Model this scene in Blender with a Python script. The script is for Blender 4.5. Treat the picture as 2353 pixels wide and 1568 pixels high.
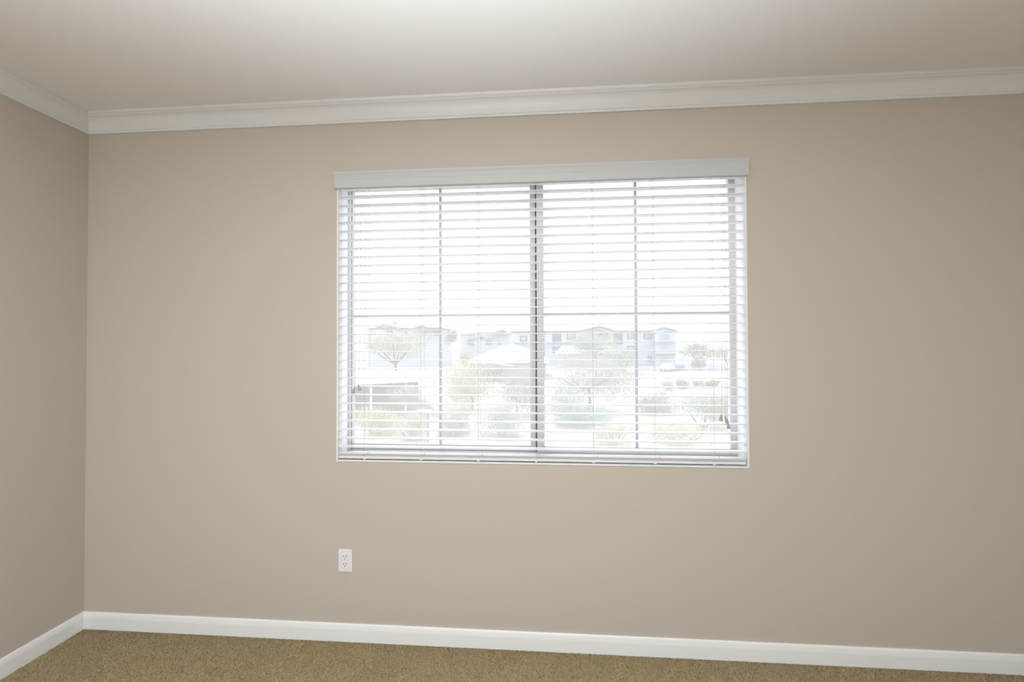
import bpy, bmesh, math, random
import numpy as np
from mathutils import Vector, Matrix

for o in list(bpy.data.objects):
    bpy.data.objects.remove(o)
scn = bpy.context.scene
C = scn.collection
random.seed(7)
rng = np.random.default_rng(7)

# ------------------------------------------------------------------ camera
W, H = 2353, 1568
FPX = 1011.58
YAW, PITCH, ROLL = 0.0764, 0.0145, -0.0035
CAM = Vector((2.4626, -2.1871, 1.4892))
fwd = Vector((-math.sin(YAW)*math.cos(PITCH), math.cos(YAW)*math.cos(PITCH), math.sin(PITCH)))
rgt = fwd.cross(Vector((0, 0, 1))).normalized()
upv = rgt.cross(fwd)
r2 = rgt*math.cos(ROLL) + upv*math.sin(ROLL)
u2 = -rgt*math.sin(ROLL) + upv*math.cos(ROLL)
cam_data = bpy.data.cameras.new('camera')
cam = bpy.data.objects.new('camera', cam_data)
C.objects.link(cam)
cam_data.sensor_width = 36.0
cam_data.lens = FPX/W*36.0
cam_data.clip_end = 1000
cam_data.clip_start = 0.02
m = Matrix((r2, u2, -fwd)).transposed().to_4x4()
m.translation = CAM
cam.matrix_world = m
scn.camera = cam

# ------------------------------------------------------------------ world, sun, added lamps, exposure
SKY = 2.4
world = bpy.data.worlds.new('hazy_sky')
scn.world = world
world.use_nodes = True
bg = world.node_tree.nodes['Background']
bg.inputs[0].default_value = (0.93, 0.965, 1.0, 1)
bg.inputs[1].default_value = SKY

sun_d = bpy.data.lights.new('sun', 'SUN')
sun_d.energy = 3.2
sun_d.angle = math.radians(3)
sun_d.color = (1.0, 0.97, 0.93)
sun = bpy.data.objects.new('sun', sun_d)
C.objects.link(sun)
sun.rotation_euler = (math.radians(-33), math.radians(-14), 0)   # high, beyond the window, a little to the left

# added fill light outside an added glass door, unseen behind the camera
DX0, DX1, DZ1, YB = 0.4, 3.2, 2.2, -4.6
fill_d = bpy.data.lights.new('door_fill_light', 'AREA')
fill_d.shape = 'RECTANGLE'
fill_d.size = DX1-DX0+.4
fill_d.size_y = 2.0
fill_d.energy = 47
fill_d.color = (0.97, 0.985, 1.0)
fill_l = bpy.data.objects.new('door_fill_light', fill_d)
C.objects.link(fill_l)
fill_l.location = ((DX0+DX1)/2, YB-.75, DZ1/2+.15)
fill_l.rotation_euler = (math.radians(48), 0, 0)      # tilted down so the floor bounces the fill light

# added uplight, unseen behind the camera; its deep bowl shapes the ceiling glow
LX, LY, LZ = 2.25, -2.45, 1.75
LR, LD, LS = 0.20, 0.088, 0.058
up_d = bpy.data.lights.new('added_uplight', 'AREA')
up_d.shape = 'DISK'
up_d.size = 2*LS
up_d.energy = 108
up_d.color = (0.93, 0.97, 1.0)
up_l = bpy.data.objects.new('added_uplight', up_d)
C.objects.link(up_l)
up_l.location = (LX, LY, LZ)
up_l.rotation_euler = (math.pi, 0, 0)

scn.view_settings.view_transform = 'Standard'
scn.view_settings.look = 'None'
scn.view_settings.gamma = 1.0
scn.view_settings.use_curve_mapping = False
scn.view_settings.exposure = 0.0

# ------------------------------------------------------------------ helpers
def ray(x, y):
    return (fwd + r2*((x-W/2)/FPX) - u2*((y-H/2)/FPX))
def aty(x, y, Y):
    d = ray(x, y)
    return CAM + d*((Y-CAM.y)/d.y)
def atz(x, y, Z):
    d = ray(x, y)
    return CAM + d*((Z-CAM.z)/d.z)

def mat(name, col, rough=0.6, spec=0.3, noise=None, bump=None, col2=None, metal=0.0):
    mt = bpy.data.materials.new(name)
    mt.use_nodes = True
    nt = mt.node_tree
    b = nt.nodes['Principled BSDF']
    b.inputs['Base Color'].default_value = (*col, 1)
    b.inputs['Roughness'].default_value = rough
    b.inputs['Specular IOR Level'].default_value = spec
    b.inputs['Metallic'].default_value = metal
    if noise or bump:
        tc = nt.nodes.new('ShaderNodeTexCoord')
    if noise:
        n = nt.nodes.new('ShaderNodeTexNoise')
        n.inputs['Scale'].default_value = noise
        n.inputs['Detail'].default_value = 4
        nt.links.new(tc.outputs['Object'], n.inputs['Vector'])
        mx = nt.nodes.new('ShaderNodeMix')
        mx.data_type = 'RGBA'
        mx.inputs['A'].default_value = (*col, 1)
        mx.inputs['B'].default_value = (*(col2 or [c*0.85 for c in col]), 1)
        nt.links.new(n.outputs['Fac'], mx.inputs['Factor'])
        nt.links.new(mx.outputs['Result'], b.inputs['Base Color'])
    if bump:
        n2 = nt.nodes.new('ShaderNodeTexNoise')
        n2.inputs['Scale'].default_value = bump[0]
        n2.inputs['Detail'].default_value = 3
        nt.links.new(tc.outputs['Object'], n2.inputs['Vector'])
        bp = nt.nodes.new('ShaderNodeBump')
        bp.inputs['Strength'].default_value = bump[1]
        bp.inputs['Distance'].default_value = bump[2]
        nt.links.new(n2.outputs['Fac'], bp.inputs['Height'])
        nt.links.new(bp.outputs['Normal'], b.inputs['Normal'])
    return mt

def glass_mat(name, veil):
    mt = bpy.data.materials.new(name)
    mt.use_nodes = True
    nt = mt.node_tree
    nt.nodes.clear()
    out = nt.nodes.new('ShaderNodeOutputMaterial')
    tr = nt.nodes.new('ShaderNodeBsdfTransparent')
    tr.inputs[0].default_value = (0.97, 0.98, 0.98, 1)
    gl = nt.nodes.new('ShaderNodeBsdfGlossy')
    gl.inputs['Roughness'].default_value = 0.02
    mx = nt.nodes.new('ShaderNodeMixShader')
    mx.inputs[0].default_value = 0.0
    nt.links.new(tr.outputs[0], mx.inputs[1])
    nt.links.new(gl.outputs[0], mx.inputs[2])
    last = mx
    if veil:  # milky film that imitates window glare
        tl = nt.nodes.new('ShaderNodeBsdfTranslucent')
        tl.inputs[0].default_value = (0.94, 0.94, 0.93, 1)
        m2 = nt.nodes.new('ShaderNodeMixShader')
        m2.inputs[0].default_value = veil
        nt.links.new(mx.outputs[0], m2.inputs[1])
        nt.links.new(tl.outputs[0], m2.inputs[2])
        last = m2
    nt.links.new(last.outputs[0], out.inputs[0])
    return mt

def leaf_mat(name, c1, c2):
    mt = mat(name, c1, 0.7, 0.2, noise=2.5, col2=c2)
    return mt

M = {
 'wall': mat('beige_wall_paint', (0.56, 0.505, 0.44), 0.55, 0.25, bump=(140, 0.10, 0.002)),
 'ceil': mat('ceiling_paint', (0.82, 0.82, 0.83), 0.8, 0.1, bump=(160, 0.08, 0.002)),
 'trim': mat('white_trim_paint', (0.75, 0.755, 0.755), 0.4, 0.35),
 'base': mat('white_trim_paint_lit', (0.88, 0.89, 0.88), 0.35, 0.4),  # same trim paint, lightened to carry the stronger light near the floor
 'return': mat('white_return_paint', (0.84, 0.85, 0.86), 0.6, 0.2),
 'carpet': mat('beige_carpet', (0.53, 0.425, 0.26), 0.95, 0.05, noise=6, col2=(0.46, 0.365, 0.22), bump=(220, 0.25, 0.004)),
 'pile': mat('beige_carpet_pile', (0.53, 0.425, 0.26), 0.95, 0.05, noise=5, col2=(0.45, 0.36, 0.215)),
 'vinyl': mat('white_vinyl_frame', (0.61, 0.61, 0.615), 0.4, 0.4),
 'gasket': mat('black_gasket', (0.02, 0.02, 0.022), 0.7),
 'grille': mat('grey_white_grille', (0.54, 0.54, 0.57), 0.5),
 'slat': mat('white_faux_wood_slat', (0.82, 0.82, 0.85), 0.45, 0.35),
 'valance': mat('white_valance', (0.57, 0.58, 0.59), 0.45, 0.3),
 'rail': mat('white_bottom_rail', (0.76, 0.75, 0.73), 0.45, 0.3),
 'cord': mat('white_cord', (0.58, 0.58, 0.58), 0.8),
 'tassel': mat('grey_plastic_tassel', (0.42, 0.42, 0.42), 0.4),
 'plate': mat('white_outlet_plastic', (0.80, 0.80, 0.80), 0.35, 0.4),
 'slot': mat('dark_outlet_slot', (0.03, 0.03, 0.03), 0.6),
 'screw': mat('painted_screw', (0.62, 0.62, 0.62), 0.35, 0.5),
 'glass': glass_mat('clear_glass', 0.0),
 'veil': glass_mat('glare_veil_glass', 0.30),  # whitish film on the outer face imitates glare over the view
}
def link(name, me, mt, parent=None):
    o = bpy.data.objects.new(name, me)
    C.objects.link(o)
    if mt is not None:
        if isinstance(mt, (list, tuple)):
            if not me.materials:
                for q in mt: me.materials.append(q)
        elif not me.materials:
            me.materials.append(mt)
    if parent is not None:
        o.parent = parent
        o.matrix_parent_inverse = parent.matrix_world.inverted()
    return o
def empty(name, loc):
    o = bpy.data.objects.new(name, None)
    C.objects.link(o)
    o.empty_display_size = 0.05
    o.location = loc
    o.matrix_world = Matrix.Translation(Vector(loc))
    return o
def tag(o, label=None, cat=None, group=None, kind=None):
    if label: o['label'] = label
    if cat: o['category'] = cat
    if group: o['group'] = group
    if kind: o['kind'] = kind
    return o

class MB:
    def __init__(s):
        s.v = []; s.f = []; s.mi = []
    def poly(s, pts, faces, mi=0):
        b = len(s.v)
        s.v += [tuple(p) for p in pts]
        s.f += [tuple(b+i for i in f) for f in faces]
        s.mi += [mi]*len(faces)
        return s
    def box(s, x0, x1, y0, y1, z0, z1, mi=0):
        p = [(x0,y0,z0),(x1,y0,z0),(x1,y1,z0),(x0,y1,z0),(x0,y0,z1),(x1,y0,z1),(x1,y1,z1),(x0,y1,z1)]
        return s.poly(p, [(3,2,1,0),(4,5,6,7),(0,1,5,4),(1,2,6,5),(2,3,7,6),(3,0,4,7)], mi)
    def prism(s, prof, a, b, fn):
        """profile points swept from a to b ; fn(point, t) gives a 3D position"""
        n = len(prof)
        pts = [fn(p, a) for p in prof] + [fn(p, b) for p in prof]
        fs = [(i, (i+1) % n, n+(i+1) % n, n+i) for i in range(n)]
        fs += [tuple(range(n-1, -1, -1)), tuple(range(n, 2*n))]
        return s.poly(pts, fs)
    def tube(s, pts, rad, n=6):
        pts = [Vector(p) for p in pts]
        rad = rad if isinstance(rad, (list, tuple)) else [rad]*len(pts)
        b = len(s.v)
        for i, p in enumerate(pts):
            t = (pts[min(i+1, len(pts)-1)] - pts[max(i-1, 0)]).normalized()
            a = t.orthogonal().normalized() if abs(t.z) < .99 else Vector((1, 0, 0))
            a = (a - t*a.dot(t)).normalized()
            c = t.cross(a)
            for k in range(n):
                w = 2*math.pi*k/n
                s.v.append(tuple(p + (a*math.cos(w) + c*math.sin(w))*rad[i]))
        for i in range(len(pts)-1):
            for k in range(n):
                s.f.append((b+i*n+k, b+i*n+(k+1) % n, b+(i+1)*n+(k+1) % n, b+(i+1)*n+k)); s.mi.append(0)
        s.f.append(tuple(b+k for k in range(n-1, -1, -1))); s.mi.append(0)
        e = b+(len(pts)-1)*n
        s.f.append(tuple(e+k for k in range(n))); s.mi.append(0)
        return s
    def lathe(s, c, prof, n=12):
        """prof: list of (radius, z)"""
        return s.tube([(c[0], c[1], c[2]+z) for r, z in prof], [max(r, 1e-4) for r, z in prof], n)
    def mesh(s, name, bevel=0, seg=2, smooth=False):
        me = bpy.data.meshes.new(name)
        me.from_pydata(s.v, [], s.f)
        me.polygons.foreach_set('material_index', s.mi)
        bm = bmesh.new(); bm.from_mesh(me)
        bmesh.ops.recalc_face_normals(bm, faces=bm.faces)
        if bevel:
            bmesh.ops.bevel(bm, geom=bm.edges[:], offset=bevel, segments=seg, affect='EDGES', profile=.5)
        bm.to_mesh(me); bm.free()
        if smooth:
            me.polygons.foreach_set('use_smooth', [True]*len(me.polygons))
        me.update()
        return me
    def build(s, name, mt, parent=None, bevel=0, seg=2, smooth=False):
        return link(name, s.mesh(name, bevel, seg, smooth), mt, parent)

# ------------------------------------------------------------------ room shell
XR, HC = 5.05, 2.74
T = 0.20
WL = aty(773, 1060, 0).x
WR = aty(1722, 1077, 0).x
WB = aty(1250, 1068.5, 0).z
WT = aty(1250, 417, -.02).z + 0.080          # head of the opening, behind the valance

mb = MB()
mb.box(-T, WL, 0, T, -0.2, HC+.1)
mb.box(WR, XR+T, 0, T, -0.2, HC+.1)
mb.box(WL, WR, 0, T, -0.2, WB)
mb.box(WL, WR, 0, T, WT, HC+.1)
tag(mb.build('wall_back', M['wall']), 'beige painted wall with the window', kind='structure')
tag(MB().box(-T, 0, YB-T, 0, -0.2, HC+.1).build('wall_left', M['wall']), 'beige painted side wall at the left corner', kind='structure')
tag(MB().box(XR, XR+T, YB-T, 0, -0.2, HC+.1).build('wall_right', M['wall']), 'beige painted side wall on the right', kind='structure')
mb = MB()
mb.box(0, DX0, YB-T, YB, -0.2, HC+.1); mb.box(DX1, XR, YB-T, YB, -0.2, HC+.1)
mb.box(DX0, DX1, YB-T, YB, DZ1, HC+.1); mb.box(DX0, DX1, YB-T, YB, -0.2, 0)
tag(mb.build('wall_front', M['wall']), 'beige painted wall facing the window', kind='structure')
dr = empty('added_door_1', ((DX0+DX1)/2, YB-.06, 0))  # door added to bring fill light into the room
tag(dr, 'added unseen glass door for fill light, facing the window', kind='structure')
dm = (DX0+DX1)/2
for q0, q1 in ((DX0, DX0+.05), (dm-.03, dm+.03), (DX1-.05, DX1)):
    MB().box(q0, q1, YB-.09, YB-.03, 0, DZ1).build('stile', M['trim'], dr)
for q0, q1 in ((DX0+.05, dm-.03), (dm+.03, DX1-.05)):
    MB().box(q0, q1, YB-.09, YB-.03, DZ1-.06, DZ1).build('rail', M['trim'], dr)
    MB().box(q0, q1, YB-.09, YB-.03, 0, .08).build('rail', M['trim'], dr)
    MB().box(q0, q1, YB-.063, YB-.057, .08, DZ1-.06).build('pane', M['glass'], dr)
tag(MB().box(0, XR, YB, 0, HC, HC+.1).build('ceiling', M['ceil']), 'smooth off white ceiling', kind='structure')
tag(MB().box(0, XR, YB, 0, -0.2, 0).build('floor', M['carpet']), 'beige carpeted floor', kind='structure')

# crown moulding
cp = [(0, .093), (.011, .093), (.013, .089), (.013, .083), (.017, .080)]
for k in range(9):
    a = math.radians(8 + k*74/8)
    cp.append((.018 + .042*(1-math.cos(a)), .078 - .060*math.sin(a)))
cp += [(.060, .014), (.066, .012), (.070, .008), (.070, 0), (0, 0)]
def crown(name, fn, a, b, lab):
    tag(MB().prism(cp, a, b, fn).build(name, M['trim']), lab, kind='structure')
crown('trim_1', lambda p, t: ((p[0] if t == 0 else XR-p[0]), -p[0], HC-p[1]), 0, 1, 'white crown moulding above the window wall')
crown('trim_2', lambda p, t: (p[0], (-p[0] if t == 0 else YB+p[0]), HC-p[1]), 0, 1, 'white crown moulding along the left wall')
crown('trim_3', lambda p, t: (XR-p[0], (-p[0] if t == 0 else YB+p[0]), HC-p[1]), 0, 1, 'white crown moulding along the right wall')
crown('trim_4', lambda p, t: ((p[0] if t == 0 else XR-p[0]), YB+p[0], HC-p[1]), 0, 1, 'white crown moulding on the wall facing the window')
# baseboard
bp_ = [(0, .0905), (.005, .0905), (.008, .087), (.010, .080), (.0125, .066), (.013, .060), (.013, 0), (0, 0)]
def base(name, fn, lab):
    tag(MB().prism(bp_, 0, 1, fn).build(name, M['base']), lab, kind='structure')
base('baseboard_back', lambda p, t: ((p[0] if t == 0 else XR-p[0]), -p[0], p[1]), 'white baseboard below the window')
base('baseboard_left', lambda p, t: (p[0], (-p[0] if t == 0 else YB+p[0]), p[1]), 'white baseboard along the left wall')
base('baseboard_right', lambda p, t: (XR-p[0], (-p[0] if t == 0 else YB+p[0]), p[1]), 'white baseboard along the right wall')
tag(MB().prism(bp_, 0, DX0, lambda p, t: (t, YB+p[0], p[1])).prism(bp_, DX1, XR, lambda p, t: (t, YB+p[0], p[1])).build('baseboard_front', M['base']), 'white baseboard on the wall facing the window', kind='structure')

# carpet pile
def tufts():
    n = 330000
    x = rng.uniform(.012, XR-.012, n)
    y = -.012 - 1.0*rng.random(n)**1.4
    a = rng.uniform(0, 2*np.pi, n)
    w = rng.uniform(.0013, .0024, n)
    h = rng.uniform(.005, .0075, n)
    lean = rng.normal(0, .005, (n, 2))
    v = np.zeros((n, 3, 3))
    v[:, 0] = np.c_[x-np.cos(a)*w, y-np.sin(a)*w, np.zeros(n)]
    v[:, 1] = np.c_[x+np.cos(a)*w, y+np.sin(a)*w, np.zeros(n)]
    v[:, 2] = np.c_[x+lean[:, 0], np.minimum(y+lean[:, 1], -.004), h]
    me = bpy.data.meshes.new('carpet_pile')
    me.vertices.add(n*3); me.vertices.foreach_set('co', v.ravel())
    me.loops.add(n*3); me.loops.foreach_set('vertex_index', np.arange(n*3, dtype=np.int32))
    me.polygons.add(n); me.polygons.foreach_set('loop_start', np.arange(0, n*3, 3, dtype=np.int32))
    me.polygons.foreach_set('loop_total', np.full(n, 3, dtype=np.int32))
    me.update(); me.validate()
    return me
tag(link('carpet_pile', tufts(), M['pile']), 'short beige carpet pile along the white baseboard', 'carpet', kind='stuff')

# ------------------------------------------------------------------ window
win = empty('window_1', ((WL+WR)/2, .1, WB))
tag(win, 'white vinyl sliding window with two sashes and slim grilles', kind='structure')
F0, F1 = .118, .185                # depth of the vinyl frame
G = .006                           # return liner
MB().box(WL, WL+G, 0, T, WB, WT).build('jamb', M['return'], win)
MB().box(WR-G, WR, 0, T, WB, WT).build('jamb', M['return'], win)
MB().box(WL+G, WR-G, 0, T, WT-G, WT).build('head', M['return'], win)
MB().box(WL+G, WR-G, -.004, T, WB, WB+G).build('sill', M['return'], win, bevel=.002)
fl0, fl1 = WL+G, aty(803.5, 700, F0).x
fr0, fr1 = aty(1694, 700, F0).x, WR-G
fb = aty(1250, 1041, F0).z
zt = WT-G
MB().box(fl0, fl1, F0, F1, WB+G, zt).build('frame', M['vinyl'], win, bevel=.002)
MB().box(fr0, fr1, F0, F1, WB+G, zt).build('frame', M['vinyl'], win, bevel=.002)
MB().box(fl1, fr0, F0, F1, WB+G, fb).build('frame', M['vinyl'], win, bevel=.002)
MB().box(fl1, fr0, F0, F1, zt-.012, zt).build('frame', M['vinyl'], win, bevel=.002)
xm = aty(1231.5, 700, .125).x

def sash(name, x0, x1, s0, s1, y0, y1, mux, muz, label):
    """stile widths s0 (left) and s1 (right)"""
    o = empty(name, ((x0+x1)/2, (y0+y1)/2, fb))
    o.parent = win; o.matrix_parent_inverse = win.matrix_world.inverted()
    o['label'] = label
    rt = .018
    zb, ztt = fb, zt-.012
    rb = .032
    MB().box(x0, x0+s0, y0, y1, zb, ztt).build('stile', M['vinyl'], o, bevel=.0025)
    MB().box(x1-s1, x1, y0, y1, zb, ztt).build('stile', M['vinyl'], o, bevel=.0025)
    MB().box(x0+s0, x1-s1, y0, y1, zb, zb+rb).build('sash_rail', M['vinyl'], o, bevel=.0025)
    MB().box(x0+s0, x1-s1, y0, y1, ztt-rt, ztt).build('sash_rail', M['vinyl'], o, bevel=.0025)
    ym = (y0+y1)/2
    MB().box(mux-.007, mux+.007, ym-.012, ym-.003, zb+rb, ztt-rt).build('muntin', M['grille'], o)
    MB().box(x0+s0, x1-s1, ym-.011, ym-.004, muz-.0075, muz+.0075).build('muntin', M['grille'], o)
    g = MB()
    a, b, c, d = x0+s0-.004, x1-s1+.004, zb+rb-.004, ztt-rt+.004
    p = [(a,ym,c),(b,ym,c),(b,ym+.004,c),(a,ym+.004,c),(a,ym,d),(b,ym,d),(b,ym+.004,d),(a,ym+.004,d)]
    g.poly(p, [(3,2,1,0),(4,5,6,7),(0,1,5,4),(1,2,6,5),(3,0,4,7)], 0)
    g.poly([p[2],p[3],p[7],p[6]], [(0,1,2,3)], 1)
    me = g.mesh('pane')
    link('pane', me, [M['glass'], M['veil']], o)
    return o
# outer fixed sash on the left, inner sliding sash on the right
ls0 = fl1; ls1 = aty(1230, 700, .135).x
sash('window_sash', ls0, xm-.003, aty(812, 700, .15).x-ls0, (xm-.003)-aty(1218, 700, .15).x, .140, .176,
     aty(1012.8, 700, .155).x, aty(1012, 726.2, .155).z, 'fixed left sash of the window')
sash('window_sash', xm+.004, fr0-.001, aty(1249.5, 700, .123).x-(xm+.004), (fr0-.001)-aty(1675.5, 700, .123).x, .120, .152,
     aty(1460.5, 700, .135).x, aty(1461, 721.5, .135).z, 'sliding right sash of the window')
MB().box(xm-.0035, xm+.0045, .1335, .139, fb, zt-.012).build('gasket', M['gasket'], win)
MB().box(fr0-.0055, fr0-.0005, .1165, .1195, fb, zt-.012).build('gasket', M['gasket'], win)
MB().box(xm-.009, xm-.004, .128, .140, fb+.42, fb+.50).build('sash_lock', M['vinyl'], win, bevel=.001)

# ------------------------------------------------------------------ blind
SY0, SY1 = .010, .060
blind = empty('window_blind', ((WL+WR)/2, .03, WB+G))
tag(blind, 'white horizontal faux wood blind hanging open in the window', 'blind')
SX0, SX1 = aty(776, 700, SY0).x, aty(1711, 700, SY0).x
# valance on the face of the wall
vz0 = aty(1250, 417, -.020).z
vz1 = aty(1250, 378.5, -.020).z
vx0, vx1 = aty(768, 410, -.02).x, aty(1721, 385, -.02).x
vh = vz1-vz0
vp = [(0, 0), (-.014, 0), (-.017, .003), (-.017, vh*.50), (-.019, vh*.56), (-.019, vh*.64), (-.017, vh*.68), (-.019, vh*.78), (-.023, vh*.88), (-.024, vh*.94), (-.024, vh), (0, vh)]
MB().prism(vp, vx0, vx1, lambda p, t: (t, p[0]-.0005, vz0+p[1])).build('valance', M['valance'], blind)
MB().box(SX0, SX1, .006, .062, vz0+.032, vz0+.076).build('headrail', M['rail'], blind, bevel=.002)

def slat_mesh():
    n = 6; th = .0028
    top = []; bot = []
    for i in range(n+1):
        u = i/n
        y = SY0 + (SY1-SY0)*u
        z = .0022*(1-(2*u-1)**2)
        top.append((y, z+th/2)); bot.append((y, z-th/2))
    prof = top + bot[::-1]
    return MB().prism(prof, SX0, SX1, lambda p, t: (t, p[0], p[1])).mesh('slat')
sm = slat_mesh()
ys = [431.5] + [451 + (1027.8-451)/29*i for i in range(30)]
szs = [aty(776, y, SY0).z for y in ys]
rail_b = WB+G+.006
rail_t = rail_b+.015
szs += [rail_t+.0105, rail_t+.0040]
for z in szs:
    o = link('slat', sm, M['slat'], None)
    o.location = (0, 0, z)
    o.rotation_euler = (0, 0, 0)
    o.parent = blind; o.matrix_parent_inverse = blind.matrix_world.inverted()
MB().box(SX0, SX1, SY0+.001, SY1-.001, rail_b, rail_t).build('bottom_rail', M['rail'], blind, bevel=.003)

lad = [838, 967, 1098, 1231, 1362, 1503, 1638]
xsl = [aty(x, 700, SY0).x for x in lad]
for i, x in enumerate(xsl):
    f = MB()
    z0, z1 = rail_t, vz0+.034
    f.tube([(x, SY0-.0022, z0), (x, SY0-.0022, z1)], .0007, 5)
    f.tube([(x+.004, SY1+.0016, z0), (x+.004, SY1+.0016, z1)], .0007, 5)
    for z in szs[:-2]:
        f.tube([(x, SY0-.002, z-.0021), (x+.004, SY1+.0015, z-.0021)], .0005, 4)
    # slack loop near the stacked slats
    q = []
    for k in range(9):
        u = k/8
        q.append((x+.012*math.sin(math.pi*u)+.016*(1-u), SY0-.0045, rail_t+.012+(szs[30]-rail_t-.012)*u))
    f.tube(q, .0011, 5)
    f.build('ladder_cord', M['cord'], blind)
    MB().lathe((x, SY0+.012, rail_b-.0055), [(.002, 0), (.0065, .001), (.0075, .004), (.0075, .0056)], 12).build('rail_plug', M['rail'], blind)
    MB().box(x-.006, x+.006, SY0-.0004, SY0+.0025, rail_b-.003, rail_t-.001).build('cord_clip', M['rail'], blind)

tas = [(0, .0265), (.0022, .0260), (.0028, .022), (.0036, .018), (.0050, .012), (.0062, .006), (.0068, .0015), (.0064, 0), (.002, 0)]
tas = tas[::-1]
def tassel(px, py, tilt, cx_top):
    yy = -.006
    b = aty(px, py, yy)
    cords = MB()
    topx = aty(cx_top, 420, yy).x
    tip = Vector((b.x, yy, b.z+.026))
    pts = [Vector((topx, .002, vz0+.012)), Vector((topx, -.0035, vz0-.05))]
    for k in range(1, 9):
        u = k/9
        pts.append(Vector((topx+(tip.x-topx)*u**3, yy, (vz0-.05)+(tip.z-vz0+.05)*u)))
    pts.append(tip)
    cords.tube(pts, .0009, 5)
    cords.build('pull_cord', M['cord'], blind)
    o = MB().lathe((0, 0, -.026*1.2), [(q*1.25, z*1.2) for q, z in tas], 14).build('tassel', M['tassel'], None, smooth=True)
    o.location = tip; o.rotation_euler = (0, tilt, 0)
    o.parent = blind; o.matrix_parent_inverse = blind.matrix_world.inverted()
    o['label'] = 'grey plastic cord tassel'
tassel(815, 902, .30, 821)
tassel(823, 896, -.30, 830)
tassel(1658, 965, .12, 1657)
tassel(1667, 970, -.25, 1662)
tassel(1672, 983, -.2, 1666)

# ------------------------------------------------------------------ outlet
oc = aty(794.3, 1287.8, 0)
out = empty('power_outlet', (oc.x, 0, oc.z-.057))
tag(out, 'white duplex power outlet plate low on the wall below the window', 'outlet')
def octo(w, h, c):
    return [(-w+c, -h), (w-c, -h), (w, -h+c), (w, h-c), (w-c, h), (-w+c, h), (-w, h-c), (-w, -h+c)]
MB().box(oc.x-.0365, oc.x+.0365, -.0062, 0, oc.z-.057, oc.z+.057).build('plate', M['plate'], out, bevel=.0028, seg=3)
for s in (1, -1):
    cz = oc.z + s*.0192
    r = MB().prism(octo(.0165, .0140, .006), -.0088, -.005, lambda p, t: (oc.x+p[0], t, cz+p[1])).build('receptacle', M['plate'], out)
    for dx, hh in ((-.0068, .0046), (.0066, .0038)):
        MB().box(oc.x+dx-.0013, oc.x+dx+.0013, -.0091, -.0085, cz+.0045-hh, cz+.0045+hh).build('slot', M['slot'], r)
    MB().prism([(.0026*math.cos(a*math.pi/6), .0026*math.sin(a*math.pi/6)) for a in range(12)], -.0091, -.0085,
               lambda p, t: (oc.x-.0002+p[0], t, cz-.0080+p[1])).build('ground_hole', M['slot'], r)
MB().prism([(.0024*math.cos(a*math.pi/6), .0024*math.sin(a*math.pi/6)) for a in range(12)], -.0072, -.006,
           lambda p, t: (oc.x+p[0], t, oc.z+p[1])).build('screw', M['screw'], out)

# ------------------------------------------------------------------ added torchiere behind the camera
lamp = empty('added_torchiere', (LX, LY, 0))
tag(lamp, 'added unseen torchiere that shapes the ceiling glow', 'lamp')
bw = MB(); nn = 40
ring = lambda rad, z: [(LX+rad*math.cos(2*math.pi*k/nn), LY+rad*math.sin(2*math.pi*k/nn), z) for k in range(nn)]
rings = [ring(.02, LZ-.03), ring(.10, LZ-.02), ring(.17, LZ+.02), ring(LR+.004, LZ+LD), ring(LR, LZ+LD), ring(.16, LZ+.025), ring(.09, LZ-.01), ring(.02, LZ-.015)]
for q in range(len(rings)-1):
    bw.poly(rings[q]+rings[q+1], [(k, (k+1) % nn, nn+(k+1) % nn, nn+k) for k in range(nn)])
bw.poly(rings[-1], [tuple(range(nn))]); bw.poly(rings[0], [tuple(range(nn))])
bw.build('bowl', M['trim'], lamp)
MB().tube([(LX, LY, .02), (LX, LY, LZ-.025)], .011, 12).build('pole', M['trim'], lamp)
MB().lathe((LX, LY, .0), [(.15, 0), (.15, .018), (.03, .03), (.013, .045)], 32).build('base', M['trim'], lamp)

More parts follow.
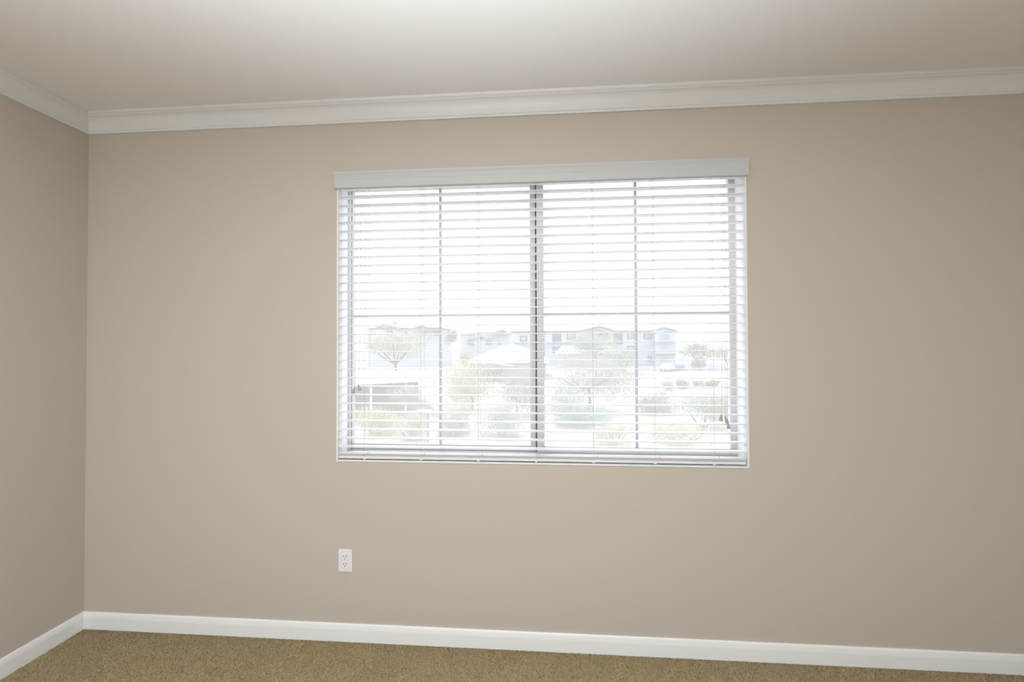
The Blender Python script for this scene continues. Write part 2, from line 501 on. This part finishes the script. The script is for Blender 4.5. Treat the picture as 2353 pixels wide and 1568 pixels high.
# ------------------------------------------------------------------ outside
GZ = -3.2
X = {
 'stucco': mat('pale_stucco', (0.36, 0.385, 0.45), 0.9, 0.1, noise=.4, col2=(0.33, 0.36, 0.43)),
 'stucco2': mat('warm_stucco', (0.34, 0.33, 0.35), 0.9, 0.1),
 'roof': mat('light_roof_tile', (0.22, 0.20, 0.20), 0.9, 0.1, noise=1.2, col2=(.18, .17, .17)),
 'proof': mat('white_metal_roof', (0.62, 0.62, 0.60), 0.6, 0.2),
 'wframe': mat('dark_window_frame', (0.03, 0.035, 0.05), 0.6),
 'wpane': mat('blue_grey_window_glass', (0.17, 0.21, 0.29), 0.3, 0.4),
 'dark': mat('blue_grey_opening_shade', (0.06, 0.08, 0.14), 0.8),  # shade of the recessed openings is put into this colour
 'concrete': mat('light_concrete', (0.55, 0.54, 0.52), 0.9, 0.1, noise=.5, col2=(.5, .49, .48)),
 'asphalt': mat('grey_asphalt', (0.16, 0.17, 0.21), 0.9, 0.1),
 'ground': mat('dry_grass_ground', (0.24, 0.24, 0.21), 0.95, 0.05, noise=.6, col2=(.34, .33, .30)),
 'undershade': mat('blue_grey_carport_shade', (0.17, 0.20, 0.29), 0.8),  # bluish shade under the carport roof is put into this colour
 'bark': mat('grey_bark', (0.10, 0.09, 0.08), 0.9, 0.1),
 'post': mat('grey_post_metal', (0.14, 0.14, 0.15), 0.6),
 'cap': mat('white_lamp_cap', (0.6, 0.6, 0.6), 0.5),
 'white': mat('white_car_paint', (0.75, 0.75, 0.75), 0.3, 0.5),
 'dkcar': mat('dark_blue_car_paint', (0.09, 0.11, 0.17), 0.3, 0.5),
 'tyre': mat('black_tyre', (0.03, 0.03, 0.03), 0.8),
 'leafY': leaf_mat('yellow_green_leaves', (0.28, 0.27, 0.15), (0.42, 0.40, 0.27)),
 'leafG': leaf_mat('grey_green_leaves', (0.17, 0.20, 0.155), (0.32, 0.34, 0.29)),
 'leafB': leaf_mat('blue_green_leaves', (0.15, 0.185, 0.22), (0.27, 0.31, 0.35)),
 'leafP': leaf_mat('pale_dry_leaves', (0.30, 0.285, 0.23), (0.46, 0.43, 0.36)),
}
tag(MB().box(-260, 260, 2, 420, GZ-.3, GZ).build('ground', X['ground']), 'pale dry ground outside the window', kind='structure')

def zplane(pts, z):
    return [atz(x, y, z) for x, y in pts]
def slab(name, pts, z, th, mt, **kw):
    q = zplane(pts, z)
    n = len(q)
    v = [tuple(p) for p in q] + [(p.x, p.y, p.z-th) for p in q]
    fs = [tuple(range(n)), tuple(range(2*n-1, n-1, -1))] + [(i, (i+1) % n, n+(i+1) % n, n+i) for i in range(n)]
    return MB().poly(v, fs).build(name, mt, kw.get('parent'))
tag(slab('pavement', [(1500, 856), (1720, 856), (1760, 876), (1470, 876)], GZ+.02, .05, X['concrete']), 'bright concrete pavement beside the parked cars', kind='structure')
tag(slab('parking_lot', [(1405, 838), (1640, 838), (1720, 855.6), (1380, 855.6)], GZ+.02, .05, X['asphalt']), 'grey asphalt parking lot in front of the apartment building', kind='structure')
tag(slab('driveway', [(1440, 857), (1498, 857), (1468, 876), (1420, 876)], GZ+.02, .05, X['asphalt']), 'grey asphalt drive left of the pavement', kind='structure')

def rectY(x0, x1, y0, y1, Y):
    a = aty(x0, y1, Y); b = aty(x1, y0, Y)
    return a.x, b.x, a.z, b.z
def bwin(parent, x0, x1, y0, y1, Y, frame=True, mt='wpane'):
    a, b, c, d = rectY(x0, x1, y0, y1, Y)
    w = MB()
    t = .22
    w.box(a, b, Y-.12, Y+.05, d-t, d); w.box(a, b, Y-.12, Y+.05, c, c+t)
    w.box(a, a+t, Y-.12, Y+.05, c+t, d-t); w.box(b-t, b, Y-.12, Y+.05, c+t, d-t)
    o = w.build('window', X['wframe'] if frame else X['stucco2'], parent)
    MB().box(a+t, b-t, Y-.05, Y+.04, c+t, d-t).build('pane', X[mt], o)
def bwall(parent, x0, x1, y0, Y, depth=12, mt='stucco'):
    a, b, c, d = rectY(x0, x1, y0, y0+10, Y)
    return MB().box(a, b, Y, Y+depth, GZ, d).build('wall', X[mt], parent)
def gable(parent, x0, x1, ye, yp, Y, depth=10, xp=None, mt='roof'):
    """gabled roof over the rectangle: triangular front filled with stucco, two slopes"""
    e0 = aty(x0, ye, Y-.6); e1 = aty(x1, ye, Y-.6)
    pk = aty(xp if xp else (x0+x1)/2, yp, Y-.6)
    y0, y1 = Y-.6, Y+depth
    th = .28
    r = MB()
    for A, B in ((e0, pk), (pk, e1)):
        r.poly([(A.x, y0, A.z), (B.x, y0, B.z), (B.x, y1, B.z), (A.x, y1, A.z),
                (A.x, y0, A.z-th), (B.x, y0, B.z-th), (B.x, y1, B.z-th), (A.x, y1, A.z-th)],
               [(0,1,2,3),(7,6,5,4),(0,4,5,1),(1,5,6,2),(2,6,7,3),(3,7,4,0)])
    r.build('roof', X[mt], parent)
    r = MB()
    r.poly([(e0.x+.5, Y, e0.z-th), (e1.x-.5, Y, e1.z-th), (pk.x, Y, pk.z-th),
            (e0.x+.5, Y+1, e0.z-th), (e1.x-.5, Y+1, e1.z-th), (pk.x, Y+1, pk.z-th)],
           [(0,1,2),(5,4,3),(0,3,4,1),(1,4,5,2),(2,5,3,0)])
    r.build('gable_wall', X['stucco'], parent)
def flat_roof(parent, x0, x1, y0, y1, Y, depth=12.6, mt='roof'):
    a, b, c, d = rectY(x0, x1, y0, y1, Y-.6)
    return MB().box(a, b, Y-.6, Y+depth, c, d).build('roof', X[mt], parent)
def slab_line(parent, x0, x1, y0, y1, Y, name='balcony', out=1.2):
    a, b, c, d = rectY(x0, x1, y0, y1, Y-out)
    MB().box(a, b, Y-out, Y, c, d).build(name, X['stucco2'], parent)

# long apartment building on the right
Y = 115
b = empty('apartment_building', (aty(1370, 838, Y).x, Y, GZ))
tag(b, 'long pale blue apartment block with a gabled tower beside the parked cars', 'building')
bwall(b, 1178, 1506, 763, Y)
bwall(b, 1505, 1553, 764, Y-3, 14)
flat_roof(b, 1173, 1334, 759.5, 763.5, Y); flat_roof(b, 1414, 1502, 759, 763, Y)
gable(b, 1328, 1418, 761, 748, Y-1, xp=1378); gable(b, 1352, 1392, 762, 755, Y-2.5, depth=3)
gable(b, 1497, 1558, 759.5, 751, Y-3)
for w in ((1195, 1211, 772, 785), (1302, 1321.5, 765.5, 779.5), (1377, 1398, 767, 780), (1441, 1457, 765.5, 779), (1479, 1498, 765.5, 779.5), (1488, 1498, 818.5, 831),
          (1302, 1321, 795, 807), (1441, 1457, 795, 807), (1377, 1398, 795, 807)):
    bwin(b, *w, Y)
for w in ((1516, 1539, 766.5, 784), (1519, 1535, 795, 805.5), (1517, 1538, 820.5, 831)):
    bwin(b, *w, Y-3, frame=False)
for w in ((1269, 1290, 767.5, 787), (1410, 1431, 767, 791), (1269, 1290, 797, 812)):
    a0, a1, c0, c1 = rectY(*w, Y)
    MB().box(a0, a1, Y-.06, Y+.1, c0, c1).build('shaded_opening', X['dark'], b)
slab_line(b, 1255, 1333, 785.5, 787.5, Y); slab_line(b, 1180, 1214, 785.5, 788, Y); slab_line(b, 1398, 1432, 785.5, 787.5, Y)
slab_line(b, 1504, 1556, 785.3, 787.3, Y-3); slab_line(b, 1504, 1556, 811.5, 813.5, Y-3)
a0, a1, c0, c1 = rectY(1401, 1406, 747, 752, Y+3)
MB().box(a0, a1, Y+3, Y+4, c0-1, c1).build('chimney', X['stucco2'], b)

# left building
Y = 108
b = empty('apartment_building', (aty(930, 838, Y).x, Y, GZ))
tag(b, 'pale apartment block with a square chimney behind the spreading tree', 'building')
bwall(b, 845, 1012, 756, Y)
flat_roof(b, 840, 1015, 752.5, 756, Y)
gable(b, 862, 912, 752.5, 744, Y, xp=879); gable(b, 952, 982, 752.5, 747, Y)
gable(b, 912, 1014, 758.5, 753.5, Y-1.5, depth=3)
for w in ((889, 902, 761, 771.5), (924, 943, 760, 772), (957, 979, 761.5, 772), (996, 1008, 761, 771.5), (924, 943, 786, 797), (957, 979, 786, 797)):
    bwin(b, *w, Y)
slab_line(b, 895, 985, 774, 775.5, Y)
a0, a1, c0, c1 = rectY(901, 908.5, 740.5, 752, Y+3)
MB().box(a0, a1, Y+3, Y+4.2, c0-1, c1).build('chimney', X['stucco2'], b)
a0, a1, c0, c1 = rectY(899.5, 910, 740, 741.5, Y+2.9)
MB().box(a0, a1, Y+2.9, Y+4.3, c0, c1).build('chimney_cap', X['roof'], b)

# middle building, further away
Y = 140
b = empty('apartment_building', (aty(1115, 830, Y).x, Y, GZ))
tag(b, 'low pale apartment block with a stepped roof line between the two others', 'building')
bwall(b, 1058, 1090, 769, Y); bwall(b, 1090, 1171, 766, Y-1)
flat_roof(b, 1056, 1091, 766.5, 769.5, Y); flat_roof(b, 1088, 1140, 763.5, 766.5, Y-1)
gable(b, 1134, 1174, 764, 757, Y-1); gable(b, 1130, 1166, 766, 759.5, Y-3, depth=4)
for w in ((1075, 1087, 782.5, 792), (1117, 1130, 783, 792), (1145, 1151, 784, 792)):
    bwin(b, *w, Y-1)
slab_line(b, 1069, 1098, 775, 777, Y-1, 'awning'); slab_line(b, 1110, 1138, 775, 777, Y-1, 'awning'); slab_line(b, 1144, 1156, 768, 770, Y-1, 'awning')
a0, a1, c0, c1 = rectY(1102, 1111, 774, 781, Y-1)
MB().box(a0, a1, Y-1.06, Y-.9, c0, c1).build('shaded_opening', X['dark'], b)

# club houses with hip roofs
def hip_house(label, x0, x1, Y, depth, z_eave, z_ridge, inset, porch=None):
    A = aty(x0, 820, Y).x; B = aty(x1, 820, Y).x
    h = empty('club_house', ((A+B)/2, Y+depth/2, GZ))
    tag(h, label, 'building')
    MB().box(A+.5, B-.5, Y+.5, Y+depth-.5, GZ, z_eave-.02).build('wall', X['stucco2'], h)
    ry = Y+depth/2
    MB().poly([(A, Y, z_eave), (B, Y, z_eave), (B, Y+depth, z_eave), (A, Y+depth, z_eave),
               (A+inset, ry, z_ridge), (B-inset, ry, z_ridge),
               (A, Y, z_eave-.2), (B, Y, z_eave-.2), (B, Y+depth, z_eave-.2), (A, Y+depth, z_eave-.2)],
              [(0,1,5,4),(1,2,5),(2,3,4,5),(3,0,4),(9,8,7,6),(0,6,7,1),(1,7,8,2),(2,8,9,3),(3,9,6,0)]).build('roof', X['proof'], h)
    if porch:
        gable(h, *porch)
    return h
hip_house('low club house with a broad white hipped roof and a front gable', 1066, 1262, 62, 16, aty(1150, 832, 62).z, aty(1150, 794, 70).z, 5,
          porch=(1076, 1178, 843, 834.5, 57, 6, 1128, 'roof'))
hip_house('small white roofed building half hidden by the round tree', 1279, 1425, 92, 12, aty(1300, 811.5, 92).z, aty(1300, 795, 98).z, 1.5)

# carport on the left
zr = GZ+2.5
cp_ = empty('carport', tuple(atz(880, 866, GZ)))
tag(cp_, 'flat white carport roof on slim posts outside the lower left pane', 'carport')
slab('roof', [(700, 884), (1006, 870), (975, 853), (700, 850)], zr, .18, X['proof'], parent=cp_)
for px_, py_ in ((849, 876), (930, 872.5), (998, 869)):
    t = atz(px_, py_, zr)
    MB().box(t.x-.06, t.x+.06, t.y+.2, t.y+.32, GZ, zr-.17).build('post', X['cap'], cp_)
g0, g1 = atz(760, 857, zr), atz(962, 857, zr)
MB().box(g0.x, g1.x, g0.y-.2, g0.y, GZ, zr-.5).build('back_wall', X['undershade'], cp_)

# parked cars
def car(label, px_, py_, rot, mt):
    t = atz(px_, py_, GZ+.03)
    e = empty('parked_car', t); tag(e, label, 'car')
    prof = [(-2.2, .35), (2.2, .35), (2.25, .75), (1.9, .95), (1.05, 1.0), (.45, 1.45), (-1.1, 1.5), (-1.75, 1.05), (-2.2, .95), (-2.25, .6)]
    R = Matrix.Rotation(rot, 4, 'Z')
    def fn(p, s):
        k = .78 if p[1] > 1.2 else .9
        return tuple(t + (R @ Vector((p[0], s*k, p[1]))))
    MB().prism(prof, -1, 1, fn).build('body', mt, e, smooth=False)
    gl = [(.95, 1.02), (.42, 1.40), (-1.05, 1.44), (-1.6, 1.06)]
    for s in (-1, 1):
        def fg(p, q, s=s):
            k = .91 - .11*(p[1]-1.02)/.42
            return tuple(t + (R @ Vector((p[0], s*(k+q), p[1]))))
        MB().prism(gl, 0, .012, fg).build('side_window', X['wpane'], e)
    MB().prism([(-1.24, 1.42), (-1.70, 1.10), (-1.73, 1.11), (-1.27, 1.44)], -.7, .7, lambda p, s: tuple(t + (R @ Vector((p[0]-.03, s, p[1]+.01))))).build('rear_window', X['wpane'], e)
    for sx in (-1.35, 1.35):
        for sy in (-1, 1):
            MB().prism([(.33*math.cos(a*math.pi/8), .33+.33*math.sin(a*math.pi/8)) for a in range(16)], sy*.72, sy*.92,
                       lambda p, s: tuple(t + (R @ Vector((sx+p[0], s, p[1]))))).build('wheel', X['tyre'], e)
car('white car parked on the far side of the bright pavement', 1534, 853, math.radians(62), X['white'])
car('dark blue car parked to the right of the white car', 1561, 850.5, math.radians(75), X['dkcar'])

# post light
lp = aty(983, 1010, 19.0)
e = empty('post_light', (lp.x, lp.y, GZ)); tag(e, 'grey post light with a flat white cap near the lower left pane', 'light')
zc = aty(978, 945, 19).z
MB().box(lp.x-.055, lp.x+.055, lp.y-.055, lp.y+.055, GZ, zc-.12).build('post', X['post'], e, bevel=.01)
a0 = aty(964, 945, 19).x; a1 = aty(991, 945, 19).x
MB().box(a0, a1, lp.y-.22, lp.y+.22, zc-.06, zc+.05).build('cap', X['cap'], e, bevel=.02)
MB().box(lp.x-.10, lp.x+.10, lp.y-.10, lp.y+.10, zc-.12, zc-.06).build('neck', X['post'], e)

# trees and shrubs
def leaves(blobs, n, size):
    tot = sum(b[3]*b[4]*b[5] for b in blobs)
    P = []
    for (x, y, z, a, b, c) in blobs:
        k = max(20, int(n*a*b*c/tot))
        d = rng.normal(size=(k, 3)); d /= np.linalg.norm(d, axis=1)[:, None]
        r = rng.random(k)**.40
        P.append(np.c_[x, y, z] + d*r[:, None]*np.array([a, b, c]))
    P = np.concatenate(P)
    n = len(P)
    u = rng.normal(size=(n, 3)); u /= np.linalg.norm(u, axis=1)[:, None]
    w = rng.normal(size=(n, 3)); w -= u*(u*w).sum(1)[:, None]; w /= np.linalg.norm(w, axis=1)[:, None]
    s = size*rng.uniform(.6, 1.4, n)[:, None]
    v = np.stack([P-u*s, P-w*s*.5, P+u*s, P+w*s*.5], 1)
    v[:, :, 2] = np.maximum(v[:, :, 2], GZ+.01)
    me = bpy.data.meshes.new('foliage')
    me.vertices.add(n*4); me.vertices.foreach_set('co', v.ravel())
    me.loops.add(n*4); me.loops.foreach_set('vertex_index', np.arange(n*4, dtype=np.int32))
    me.polygons.add(n); me.polygons.foreach_set('loop_start', np.arange(0, n*4, 4, dtype=np.int32))
    me.polygons.foreach_set('loop_total', np.full(n, 4, dtype=np.int32))
    me.update(); me.validate()
    return me
def tree(name, label, cat, px_, py_, rx, ry, Y, mt, n=3500, size=None, trunk=True, group=None, branchy=False):
    s = (Y-CAM.y)/FPX
    c = aty(px_, py_, Y)
    A, Bz = rx*s, ry*s
    blobs = []
    for i in range(12):
        th = random.uniform(0, 2*math.pi); rr = random.uniform(.25, .62)
        zz = random.uniform(-.5, .55)
        blobs.append((c.x+A*rr*math.cos(th), c.y+min(A, 4)*rr*math.sin(th), c.z+Bz*zz, A*random.uniform(.42, .6), min(A, 4)*.55, Bz*random.uniform(.42, .58)))
    e = empty(name, (c.x, c.y, GZ)); tag(e, label, cat, group)
    link('foliage', leaves(blobs, int(n*2.4), size or 1.75*s), mt, e)
    t = MB()
    fork = c.z - Bz*(.75 if branchy else .35)
    fork = max(fork, GZ+.25)
    tr = max(.05, .03*A)
    if trunk:
        t.tube([(c.x, c.y, GZ), (c.x+.03*A, c.y, (GZ+fork)/2), (c.x, c.y, fork)], [tr*1.3, tr, tr*.9], 7)
    for i in range(7 if branchy else 5):
        a = 2*math.pi*i/(7 if branchy else 5) + random.random()
        k = random.uniform(.4, .75)
        tip = Vector((c.x+A*k*math.cos(a), c.y+min(A, 4)*k*.6*math.sin(a), c.z+Bz*random.uniform(-.1, .5)))
        st = Vector((c.x, c.y, fork if trunk else GZ))
        mid = st.lerp(tip, .5) + Vector((0, 0, -.12*Bz))
        t.tube([st-Vector((0, 0, .02)), mid, tip], [tr*.75, tr*.5, tr*.15], 5)
    t.build('trunk' if trunk else 'stem', X['bark'], e)
    return e
tree('broad_tree', 'wide pale yellow tree with bare forked limbs behind the carport roof', 'tree', 908, 800, 112, 50, 52, X['leafP'], 3600, .10, branchy=True)
tree('distant_tree', 'small grey green tree between the left and middle buildings', 'tree', 1036, 776, 22, 22, 95, X['leafB'], 900)
tree('distant_tree', 'thin pale tree at the left end of the broad hipped roof', 'tree', 1068, 822, 22, 30, 54, X['leafP'], 500, branchy=True)
tree('round_tree', 'round tree right of the mullion rising in front of the long building', 'tree', 1368, 800, 62, 34, 60, X['leafG'], 2600)
tree('round_tree', 'large dense grey green tree right of the mullion', 'tree', 1352, 866, 116, 74, 30, X['leafG'], 5500)
tree('round_tree', 'blue green shrub tree low and right of the mullion', 'tree', 1335, 955, 96, 52, 24.5, X['leafB'], 4000)
tree('round_tree', 'yellow green tree beside the right end of the carport', 'tree', 1084, 884, 84, 58, 31, X['leafY'], 3600)
tree('round_tree', 'grey green tree just left of the mullion', 'tree', 1186, 894, 54, 62, 28, X['leafG'], 3000)
tree('garden_shrub', 'leafy shrub growing against the carport back wall', 'shrub', 925, 908, 52, 30, 24.5, X['leafG'], 1800, trunk=False)
tree('garden_shrub', 'yellow green shrub below the carport at the left frame', 'shrub', 862, 966, 68, 44, 21, X['leafY'], 2600, trunk=False)
tree('garden_shrub', 'pale shrub left of the post light', 'shrub', 940, 976, 50, 44, 19.8, X['leafP'], 1900, trunk=False)
tree('garden_shrub', 'grey green shrub right of the post light', 'shrub', 1050, 970, 56, 50, 21.4, X['leafG'], 2300, trunk=False)
tree('garden_shrub', 'grey shrub next to the lower end of the mullion', 'shrub', 1150, 974, 66, 50, 21, X['leafG'], 2700, trunk=False)
tree('garden_shrub', 'pale shrub between the mullion and the right muntin', 'shrub', 1410, 992, 62, 30, 19.4, X['leafP'], 2000, trunk=False)
tree('garden_shrub', 'grey green shrub just right of the right muntin', 'shrub', 1506, 928, 50, 40, 29.5, X['leafG'], 2300, trunk=False)
tree('garden_shrub', 'broad grey green shrub near the right tassels', 'shrub', 1616, 940, 74, 46, 24, X['leafG'], 3000, trunk=False)
tree('garden_shrub', 'low pale shrub along the bottom of the right pane', 'shrub', 1570, 996, 104, 30, 19.8, X['leafP'], 2600, trunk=False)
for i, (x, lab) in enumerate(((1533, 'pink grey shrub at the left end of the row beside the pavement'), (1568, 'round shrub second from the left in the row beside the pavement'),
                              (1602, 'round shrub third in the row beside the pavement'), (1636, 'shrub at the right end of the row beside the pavement'))):
    tree('row_shrub', lab, 'shrub', x, 884, 17, 12, 47 + i*1.6, X['leafP'] if i % 2 == 0 else X['leafG'], 700, trunk=False, group='shrubs beside the pavement')
tree('garden_shrub', 'leafy shrub before the long building, just left of the right muntin', 'shrub', 1432, 815, 34, 22, 78, X['leafG'], 1100, trunk=False)
tree('distant_tree', 'low spreading grey green tree right of the gabled tower', 'tree', 1604, 806, 52, 20, 125, X['leafG'], 1200, trunk=False)
tree('distant_tree', 'faint distant tree at the far right edge of the window', 'tree', 1672, 806, 40, 20, 112, X['leafP'], 1000, trunk=False)
tree('distant_tree', 'dark shrubby tree beyond the pavement near the pull cords', 'tree', 1606, 834, 18, 16, 88, X['leafG'], 700)
